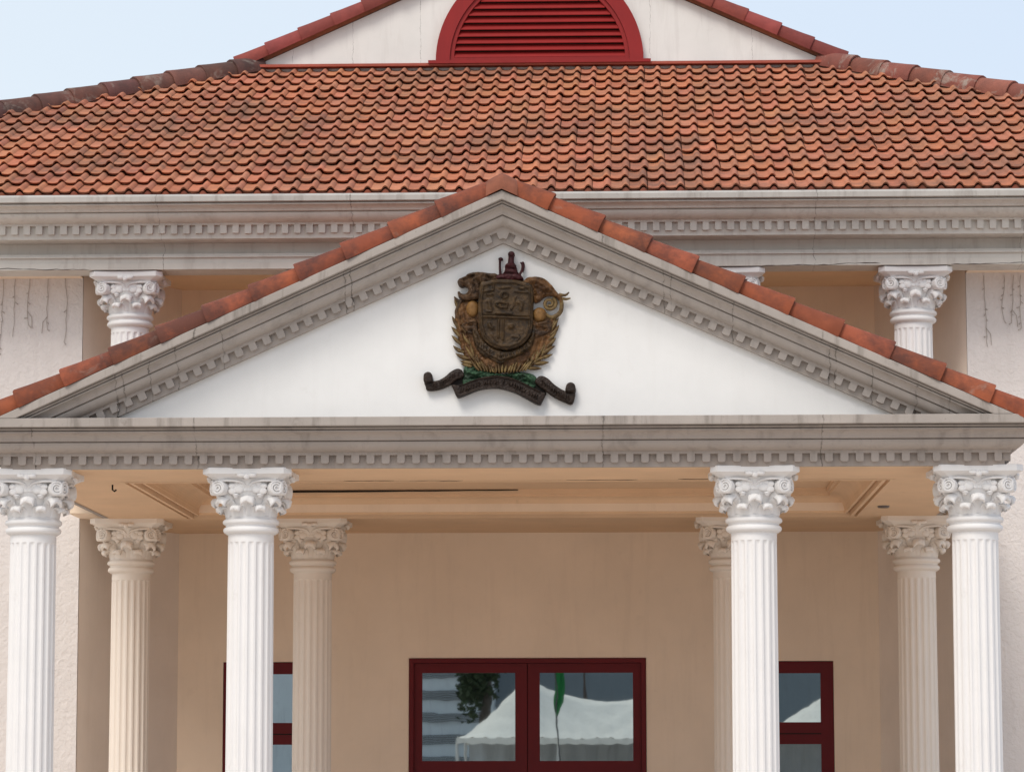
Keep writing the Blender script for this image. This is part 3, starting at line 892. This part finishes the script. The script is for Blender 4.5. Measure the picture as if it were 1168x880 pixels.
# fronds and side bodies behind the shield
lb = relief([(235, 290), (270, 278), (335, 285), (385, 400), (410, 480), (460, 540), (470, 605), (450, 642), (350, 628), (290, 590), (250, 530), (225, 440), (215, 360), (222, 310)], 0, .03, .035, .09,
            [([(250, 300), (262, 380), (300, 400)], 7, .012), ([(240, 330), (235, 400), (255, 480)], 8, .012), ([(280, 440), (300, 520), (340, 590)], 10, -.012), ([(255, 440), (275, 520), (310, 580)], 7, -.012), ([(310, 430), (325, 510), (370, 570)], 6, -.01), ([(250, 405), (290, 425), (325, 420)], 6, -.02)], .003)
rb = relief([(605, 330), (650, 320), (700, 365), (728, 375), (718, 440), (695, 520), (645, 580), (565, 625), (470, 640), (445, 605), (470, 540), (550, 480), (570, 400)], 0, .03, .035, .09,
            [([(700, 370), (690, 420), (650, 450)], 7, .014), ([(640, 480), (620, 540), (570, 600)], 9, -.012), ([(670, 470), (655, 530), (620, 580)], 7, -.012), ([(620, 455), (660, 450), (700, 420)], 6, -.02), ([(605, 400), (640, 410), (680, 395)], 7, .012)], .003)
apart(lb, 'flank', M['amber']); apart(rb, 'flank', M['amber'])
L = []
for p0, p1, w in [((245, 330), (212, 262), 9), ((240, 420), (200, 355), 10), ((240, 460), (197, 408), 10), ((245, 500), (198, 452), 10), ((262, 540), (205, 503), 10), ((285, 572), (218, 543), 11), ((320, 600), (240, 583), 12), ((270, 440), (228, 380), 9), ((290, 500), (250, 430), 10), ((310, 560), (285, 470), 10),
                  ((345, 620), (318, 520), 10), ((370, 635), (345, 545), 10), ((395, 642), (378, 570), 9), ((418, 645), (405, 585), 9), ((440, 648), (432, 595), 8), ((320, 590), (262, 500), 10), ((350, 610), (290, 545), 9), ((255, 395), (215, 325), 9), ((235, 350), (240, 300), 8), ((300, 612), (245, 596), 9)]:
    L.append(blade(p0, p1, w, .055, .035, random.uniform(-6, 6)))
apart(join(L), 'palm_frond', M['frond'])
L = []
for p0, p1, w in [((700, 430), (736, 366), 9), ((690, 455), (738, 402), 10), ((685, 480), (728, 425), 10), ((675, 515), (722, 466), 10), ((660, 545), (718, 508), 10), ((640, 575), (705, 550), 10), ((610, 600), (687, 590), 11), ((580, 622), (650, 622), 10), ((650, 560), (685, 470), 10), ((620, 590), (650, 500), 10), ((590, 615), (618, 530), 10), ((560, 630), (585, 550), 10), ((535, 640), (552, 575), 9), ((510, 645), (522, 590), 9), ((485, 648), (492, 598), 9), ((462, 648), (465, 600), 8), ((625, 565), (668, 490), 9), ((600, 600), (660, 560), 9), ((700, 410), (722, 350), 8)]:
    L.append(blade(p0, p1, w, .055, .035, random.uniform(-6, 6)))
apart(join(L), 'palm_frond', M['frond'])
L = []
for i, x in enumerate(range(318, 600, 17)):
    y0 = 634+10*math.sin((x-318)/282*math.pi); dx = (x-445)*.16
    L.append(blade((x-dx, y0), (x+dx+random.uniform(-5, 5), y0-62+14*math.sin((x-318)/282*math.pi)+random.uniform(-8, 8)), 7.5, .075, .06, random.uniform(-3, 3)))
apart(join(L), 'leaf_fan', M['frond'])
# green ground
apart(relief([(262, 612), (300, 606), (345, 622), (400, 640), (460, 648), (530, 640), (590, 646), (622, 665), (622, 700), (600, 725), (540, 695), (450, 672), (360, 680), (285, 708), (255, 700), (258, 650)], 0, .03, .03, .05,
             [([(280, 640), (320, 650), (350, 640)], 8, .018), ([(400, 655), (440, 650)], 7, .015), ([(520, 655), (560, 650), (600, 680)], 9, .018), ([(300, 670), (340, 668)], 6, -.015), ([(560, 680), (590, 690)], 6, -.015), ([(470, 655), (500, 668)], 6, -.015)], .006), 'green_mound', M['green'])
# orbs
apart(relief(circ(304, 322, 33, 43), .02, .03, .06, .05), 'gold_orb', M['gold']); apart(relief(circ(640, 354, 36, 38), .02, .03, .06, .05), 'gold_orb', M['gold'])
# small beast masks at the sides of the shield
apart(relief([(250, 400), (275, 388), (305, 370), (330, 385), (330, 440), (300, 450), (268, 432)], .03, .03, .035, .03, [([(262, 402), (300, 402)], 6, -.02), ([(290, 385), (320, 388)], 7, .014), ([(285, 430), (310, 436)], 6, -.015)], .003), 'side_mask', M['tiger'])
apart(relief([(610, 400), (650, 388), (690, 372), (702, 415), (678, 450), (640, 465), (612, 468)], .03, .03, .035, .03, [([(628, 415), (650, 425)], 8, -.025), ([(665, 425), (672, 430)], 7, -.025), ([(640, 398), (680, 392)], 6, .015)], .003), 'side_mask', M['tiger'])
# beast on the left: head with open jaws
tig = relief([(228, 182), (236, 170), (252, 162), (270, 155), (290, 140), (335, 135), (385, 141), (425, 145), (436, 182), (356, 200), (342, 262), (322, 274), (285, 279), (250, 275), (233, 259), (229, 236), (238, 232), (248, 243), (264, 246), (280, 236), (283, 222), (268, 210), (250, 213), (234, 203)], .02, .04, .055, .06,
             [([(262, 178), (290, 165), (310, 158)], 7, -.022), ([(300, 190), (315, 170), (345, 160)], 8, .016), ([(285, 205), (300, 230), (290, 255)], 7, .012), ([(330, 180), (350, 210)], 6, -.014), ([(360, 160), (400, 170)], 6, -.012), ([(240, 185), (258, 190)], 6, .014), ([(268, 150), (290, 152), (312, 150)], 5, .014), ([(375, 150), (395, 160), (420, 158)], 5, .014), ([(310, 200), (330, 240)], 5, -.012)], .004, smooth=3)
apart(tig, 'beast_head', M['tiger'])
apart(join([etube([(243, 286), (222, 272), (212, 258)], [10, 7, 3], .05), etube([(250, 275), (235, 300), (222, 340), (236, 372)], [8, 9, 9, 6], .05)]), 'beast_paw', M['tiger'])
# beast on the right: haunch, curled tail and tail tips
apart(relief([(556, 192), (566, 176), (582, 164), (630, 161), (668, 174), (700, 203), (728, 240), (752, 262), (748, 300), (733, 276), (700, 258), (664, 264), (642, 284), (612, 290), (600, 235)], .02, .04, .06, .07,
             [([(600, 180), (640, 190), (690, 230)], 9, .016), ([(625, 220), (655, 240), (700, 245)], 6, -.014), ([(640, 172), (680, 200), (715, 240)], 5, -.012), ([(610, 200), (618, 260)], 7, -.014)], .004), 'beast_body', M['amber'])
sp = [(690+(34-24*t)*math.cos(R(-60)+t*R(560)), 297+(34-24*t)*math.sin(R(-60)+t*R(560))) for t in np.linspace(0, 1, 14)]
apart(join([etube(sp, [9, 9, 8, 6], .06), etube([(738, 262), (750, 295), (746, 335), (722, 360), (695, 366), (672, 350)], [9, 10, 11, 12, 10, 7], .06), etube([(738, 252), (768, 256), (788, 241)], [8, 7, 3], .07), etube([(742, 268), (772, 275), (795, 270)], [8, 7, 3], .06)]), 'tail', M['frond'])
# collar scroll under the shield
apart(relief([(300, 425), (322, 412), (352, 470), (395, 512), (445, 535), (495, 535), (548, 514), (588, 472), (606, 410), (622, 425), (612, 490), (590, 530), (540, 560), (480, 582), (444, 600), (400, 580), (345, 548), (315, 500)], .035, .04, .02, .02,
             [([(310, 440), (330, 505), (385, 552), (444, 580), (520, 560), (590, 515), (612, 450)], 5, .014)] + [([(x, y), (x+4, y+9)], 4, .012) for x, y in ((322, 455), (327, 470), (334, 485), (344, 498), (356, 511), (370, 523), (385, 533), (402, 543), (420, 551), (440, 556), (462, 556), (484, 553), (505, 548), (526, 541), (546, 531), (563, 519), (578, 505), (590, 488), (599, 470))], .003), 'collar_scroll', M['shield'])
# shield
sho = [(343, 197), (380, 184), (420, 176), (470, 176), (520, 180), (565, 190), (604, 210), (609, 300), (605, 420), (588, 470), (548, 510), (492, 531), (440, 528), (388, 506), (352, 465), (336, 400), (333, 300)]
rim = [(358, 210), (420, 192), (520, 196), (590, 222), (594, 300), (590, 415), (575, 460), (538, 497), (490, 515), (444, 512), (398, 494), (366, 458), (351, 400), (348, 300), (358, 210)]
apart(relief(sho, .075, .03, .018, .02,
      [(rim, 5, .012), ([(356, 366), (420, 368), (590, 378)], 5, .016), ([(358, 358), (590, 368)], 3, -.008), ([(436, 384), (434, 470)], 5, .012), ([(460, 384), (458, 480)], 5, .012), ([(360, 240), (410, 232), (412, 200)], 4, .012), ([(520, 240), (580, 246)], 4, .012),
       (circ(466, 258, 15, 15, 10)+[(481, 258)], 5, .014), ([(425, 300), (440, 293), (480, 300), (475, 322), (440, 318), (425, 308)], 5, .014), ([(500, 330), (515, 305), (520, 270)], 4, .010), ([(535, 295), (552, 300), (548, 330)], 9, .014), ([(388, 290), (395, 325)], 10, .014), ([(380, 255), (405, 255)], 6, .012), ([(390, 405), (395, 418), (405, 424)], 8, .016), ([(495, 418), (503, 418)], 9, .022), ([(380, 340), (400, 340)], 5, .01), ([(440, 222), (495, 218)], 4, .01), ([(540, 222), (560, 225)], 7, .012), ([(420, 348), (500, 352)], 4, .010), ([(505, 465), (540, 470), (525, 488)], 4, .008), ([(400, 455), (430, 490)], 4, .008)], .0008, .005), 'shield', M['shield'])
for P_ in (circ(441, 309, 9), [(488, 416), (500, 408), (514, 417), (500, 427)], [(382, 412), (394, 400), (404, 420), (392, 428)], [(538, 300), (550, 296), (555, 325), (542, 332)]):
    apart(relief(P_, .118, .004, .010, .012, (), 0, .004), 'gilt_charge', M['frond'])
# crest
apart(join([relief([(405, 172), (428, 152), (462, 138), (468, 104), (482, 92), (512, 92), (524, 108), (532, 138), (550, 156), (556, 178), (480, 182)], .03, .04, .05, .04, [([(470, 120), (528, 122)], 4, -.014), ([(465, 106), (525, 106)], 4, .012), ([(455, 145), (535, 147)], 4, -.014)], .003),
            etube([(497, 100), (498, 70), (500, 50)], [17, 15, 14], .07, 12), relief(circ(499, 48, 17, 14), .06, .03, .035, .02),
            etube([(444, 150), (441, 110), (442, 75)], [7, 6, 6], .05), relief(circ(445, 69, 12, 8), .02, .03, .02, .012),
            etube([(540, 150), (552, 125), (556, 95)], [7, 6, 6], .05), etube([(556, 100), (548, 92), (545, 86)], [5, 4, 3], .05), relief([(548, 90), (560, 84), (566, 100), (562, 128), (552, 130)], .02, .03, .02, .012)]), 'crest', M['crest'])
# ribbon
def text_strokes(line, n, hgt, seed):
    """worn illegible relief lettering along a line"""
    rr = random.Random(seed); out = []
    P = [np.array(p, float) for p in cat_rom(line, 12, False)]
    acc = [0]
    for a, b in zip(P[:-1], P[1:]): acc.append(acc[-1]+np.hypot(*(b-a)))
    for i in range(n):
        s_ = acc[-1]*(i+.5)/n
        if rr.random() < .12: continue
        x = np.interp(s_, acc, [p[0] for p in P]); y = np.interp(s_, acc, [p[1] for p in P])
        h = hgt*rr.uniform(.7, 1)
        out.append(([(x, y-h), (x+rr.uniform(-2, 2), y+h)], 2.2, .010))
        if rr.random() < .6: out.append(([(x, y+rr.choice((-h, 0, h))), (x+5, y+rr.choice((-h, 0, h)))], 2.0, .009))
    return out
rib = [(203, 704), (240, 706), (285, 690), (335, 672), (385, 662), (432, 660), (480, 665), (530, 682), (590, 712), (640, 738), (668, 752), (652, 790), (640, 806), (610, 796), (560, 768), (515, 745), (470, 730), (430, 722), (385, 722), (330, 732), (280, 752), (236, 768), (222, 758), (210, 730)]
mid = cat_rom([(238, 736), (300, 714), (360, 696), (430, 690), (490, 700), (560, 732), (630, 770)], 3, False)
ribc = relief(rib, .04, .045, .012, .02, [([(240, 709), (335, 676), (432, 664), (530, 686), (640, 742)], 3, .012), ([(236, 764), (330, 729), (430, 718), (515, 741), (638, 802)], 3, .012)]+text_strokes(mid, 30, 11, 3), .0015, .004)
ribo = apart(ribc, 'scroll', M['ribbon'])
sl = relief([(64, 690), (95, 684), (130, 680), (165, 662), (195, 636), (228, 621), (252, 630), (262, 656), (250, 668), (216, 684), (180, 710), (130, 728), (78, 730), (70, 712)], .015, .04, .018, .03, text_strokes([(100, 706), (150, 694), (200, 664), (240, 645)], 12, 10, 5), .0015, .004)
cl = relief([(60, 656), (68, 643), (84, 638), (98, 645), (104, 660), (104, 690), (64, 692)], .05, .03, .03, .02, (), .001, .004)
sr = relief([(616, 690), (628, 668), (648, 659), (680, 672), (712, 702), (750, 728), (785, 741), (817, 742), (803, 801), (765, 794), (715, 770), (672, 740), (640, 716)], .015, .04, .018, .03, text_strokes([(645, 690), (690, 720), (740, 755), (790, 772)], 12, 10, 6), .0015, .004)
cr_ = relief([(771, 742), (771, 712), (780, 699), (796, 694), (812, 702), (818, 716), (816, 744)], .05, .03, .03, .02, (), .001, .004)
apart(join([sl, cl]), 'scroll_tail', M['ribbon']); apart(join([sr, cr_]), 'scroll_tail', M['ribbon'])
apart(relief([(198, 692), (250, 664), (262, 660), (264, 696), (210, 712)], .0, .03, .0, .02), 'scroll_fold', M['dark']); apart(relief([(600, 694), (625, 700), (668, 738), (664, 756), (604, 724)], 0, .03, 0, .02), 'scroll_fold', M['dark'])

# ------------------------------------------------------------------ what stands behind the viewer and shows in the panes
canv = paint('white canvas', (.78, .76, .70), .06, (.4, .38, .33), .3, .3)
sheet = paint('bluish tent side sheet', (.52, .56, .60), .08, (.3, .3, .3), .3, .5)
pole = NT('white pole paint').fin((.6, .6, .58), .5)
def marquee(x0, x1, y, eave, peaks, top, sag, label):
    root = tag(empty('marquee_tent', ((x0+x1)/2, y, 0)), label, 'tent', 'white marquee tents opposite the entrance')
    mb = MB(); nx, ny = 60, 16; W = 2.2
    xs = np.linspace(x0, x1, nx+1); rows = []
    def ridge(x):
        if x <= peaks[0]: t = (x-x0)/(peaks[0]-x0); return eave+(top-eave)*max(0, t)**1.15
        if x >= peaks[-1]: t = (x1-x)/(x1-peaks[-1]); return eave+(top-eave)*max(0, t)**1.15
        for a, b in zip(peaks[:-1], peaks[1:]):
            if a <= x <= b: t = (x-a)/(b-a); return top-sag*4*t*(1-t)
    cx = (x0+x1)/2
    for j in range(ny+1):
        v = -1+2*j/ny; k = (1-abs(v))**1.2
        rows.append([(x-cx, v*W, eave+(ridge(x)-eave)*k+.05*math.sin((x+(1-k)*(2 if x > cx else -2))*7)*k*(1-k)*4+.03*math.sin(x*17+k*5)*(1-k)) for x in xs])
    mb.grid(rows, True)
    for s_ in (-1, 1):
        mb.grid([[(x-cx, s_*W, eave) for x in xs], [(x-cx, s_*W*1.005, eave-.16+.02*math.sin(x*14)) for x in xs]], True)
    mb.build('canopy', canv, root)
    mb = MB(); mb.grid([[(x-cx, -W*.9+.05*math.sin(x*11), z) for x in np.linspace(x0+.1, x1-.1, 90)] for z in (.75, eave-.05)], True); mb.build('side_sheet', sheet, root)
    for px_ in np.linspace(x0, x1, 4):
        for s_ in (-1, 1):
            m2 = MB(); m2.tube([(px_-cx, s_*W*.97, 0), (px_-cx, s_*W*.97, eave)], .035, 8); m2.build('pole', pole, root)
marquee(-3.25, 4.7, -40, 2.36, (-1.5, 3.0), 3.98, .62, 'white two peaked marquee reflected in the entrance door panes')
marquee(4.9, 10.5, -40, 2.5, (7.6,), 4.3, 0, 'white single peaked marquee reflected in the right hand window')
ob = tag(empty('office_block', (-8, -62, 0)), 'pale grey louvred block reflected in the left door pane', 'building')
mb = MB(); mb.box((-6, -4, 0), (4.9, 4, 9)); mb.build('wall', paint('pale blue grey wall', (.62, .68, .72), .06), ob)
for k in range(7):
    mb = MB()
    for q in range(5): mb.box((2.2, 4.001, .9+k*.72+q*.07), (4.5, 4.06, .9+k*.72+q*.07+.035))
    mb.build('louvre_window', paint('grey louvre', (.22, .24, .26), .1), ob)
ob = tag(empty('long_shed', (9, -64, 0)), 'mid grey shed wall reflected behind the marquee', 'building')
mb = MB(); mb.box((-13, -4, 0), (14, 4, 9.5)); mb.build('wall', paint('mid grey sheet wall', (.20, .235, .26), .06), ob)
mb = MB(); mb.prism([(-13.4, 9.5), (14.4, 9.5), (.5, 12)], -4.3, 4.3); mb.build('roof', paint('grey sheet roof', (.22, .23, .24), .1), ob)
fp = tag(empty('flagpole', (-.62, -34, 0)), 'slim pole with a hanging green flag reflected in the right door pane', 'flag')
mb = MB(); mb.tube([(.22, 0, 0), (0, 0, 5.2)], .022, 8); mb.build('pole', NT('dark pole').fin((.08, .08, .08), .4), fp)
mb = MB(); rows = []
for i in range(16):
    z = 4.9-i*.125; w = .27*min(1, (i+2)/6)*(1 if i < 12 else (16-i)/4)
    rows.append([(.02+u*w+.02*math.sin(i*.9), .07*math.sin(u*12+i*.4)*u, z-.2*u) for u in np.linspace(0, 1, 9)])
mb.grid(rows, True); mb.build('flag', NT('green flag cloth').fin((.008, .16, .035), .7), fp)
mp_ = MB(); mp_.tube([(.12, -50, 0), (-.05, -50, 6.5)], [.05, .03], 8)
tag(mp_.build('bare_mast', M['crack']), 'bare thin dark mast reflected above the marquee ridge', 'mast')  # plain thin dark pole, carries no lamp
tr = tag(empty('tree', (-3.15, -54, 0)), 'dark leafy tree reflected in the left door pane', 'tree')
mb = MB(); mb.tube([(0, 0, 0), (.05, 0, 1.6), (-.05, .05, 3.2), (.1, 0, 4.6)], [.26, .2, .17, .1], 10); mb.build('trunk', paint('bark', (.10, .085, .07), .3), tr)
mb = MB(); clumps = [(random.uniform(-.7, .8), random.uniform(-.8, .8), random.uniform(3.9, 7.6), random.uniform(.3, .65)) for _ in range(22)]
for _ in range(5200):
    a = random.uniform(0, 2*math.pi); k_ = random.choice(clumps); rad = random.random()**.5*k_[3]; h = k_[2]+random.gauss(0, .35)
    c = Vector((k_[0]+rad*math.cos(a), k_[1]+rad*math.sin(a), h)); u = Vector((random.gauss(0, 1), random.gauss(0, 1), random.gauss(0, .5))).normalized(); v = u.orthogonal()
    s_ = random.uniform(.07, .15); mb.add([c-u*s_, c+v*s_*.5, c+u*s_, c-v*s_*.5], [(0, 1, 2, 3)])
mb.build('crown', paint('dark leaves', (.045, .07, .03), .4), tr)

# ------------------------------------------------------------------ light
w = bpy.data.worlds.new("World"); SC.world = w; w.use_nodes = True
nt = w.node_tree; sky = nt.nodes.new('ShaderNodeTexSky'); sky.sky_type = 'NISHITA'; sky.sun_disc = False
EL, AZI = 50, 205     # sun high, behind the viewer and a little to the left
sky.sun_elevation = R(EL); sky.sun_rotation = R(AZI); sky.dust_density = 5.0; sky.air_density = 1.2; sky.ozone_density = 1.5; sky.altitude = 20
bg = nt.nodes['Background']; bg.inputs[1].default_value = .15
hz = nt.nodes.new('ShaderNodeMix'); hz.data_type = 'RGBA'; hz.inputs[0].default_value = .72   # bright humid haze over the whole sky
tc = nt.nodes.new('ShaderNodeTexCoord'); sz = nt.nodes.new('ShaderNodeSeparateXYZ'); nt.links.new(tc.outputs['Generated'], sz.inputs[0])
gr = nt.nodes.new('ShaderNodeMapRange'); gr.inputs[1].default_value = .15; gr.inputs[2].default_value = .95; nt.links.new(sz.outputs[2], gr.inputs[0])
hc = nt.nodes.new('ShaderNodeMix'); hc.data_type = 'RGBA'; nt.links.new(gr.outputs[0], hc.inputs[0])
side = nt.nodes.new('ShaderNodeMapRange'); side.inputs[1].default_value = -.25; side.inputs[2].default_value = .25; nt.links.new(sz.outputs[0], side.inputs[0])
hs = nt.nodes.new('ShaderNodeMix'); hs.data_type = 'RGBA'; nt.links.new(side.outputs[0], hs.inputs[0])
hs.inputs[6].default_value = (5.7, 6.2, 6.6, 1); hs.inputs[7].default_value = (4.7, 5.4, 6.5, 1)     # haze brighter towards the sun's side
nt.links.new(hs.outputs[2], hc.inputs[6]); hc.inputs[7].default_value = (4.4, 4.8, 5.3, 1); nt.links.new(hc.outputs[2], hz.inputs[7])
nt.links.new(sky.outputs[0], hz.inputs[6]); nt.links.new(hz.outputs[2], bg.inputs[0])
sl_ = bpy.data.lights.new('sun', 'SUN'); sl_.energy = 1.5; sl_.angle = R(22); sl_.color = (1, .95, .88)
so = bpy.data.objects.new('sun', sl_); COL.objects.link(so)
az = R(AZI); d = Vector((math.sin(az)*math.cos(R(EL)), math.cos(az)*math.cos(R(EL)), math.sin(R(EL))))
so.rotation_euler = d.to_track_quat('Z', 'Y').to_euler(); so.location = d*60

# ------------------------------------------------------------------ camera
cam = bpy.data.cameras.new('camera'); co = bpy.data.objects.new('camera', cam); COL.objects.link(co)
yaw, pitch, roll, f = .035, .12, -.0009, 3600
F = Vector((-math.sin(yaw)*math.cos(pitch), math.cos(yaw)*math.cos(pitch), math.sin(pitch)))
rt = Vector((math.cos(yaw), math.sin(yaw), 0)); up = rt.cross(F)
r2 = rt*math.cos(roll)+up*math.sin(roll); u2 = -rt*math.sin(roll)+up*math.cos(roll)
co.matrix_world = Matrix(((r2.x, u2.x, -F.x, 1.1495), (r2.y, u2.y, -F.y, -30.01), (r2.z, u2.z, -F.z, 1.6), (0, 0, 0, 1)))
cam.sensor_width = 36; cam.lens = 36*f/1168; cam.clip_end = 2000; cam.clip_start = .1
SC.camera = co
SC.view_settings.view_transform = 'Standard'; SC.view_settings.look = 'None'; SC.view_settings.exposure = 0.17; SC.view_settings.gamma = 1
SC.view_settings.use_curve_mapping = False
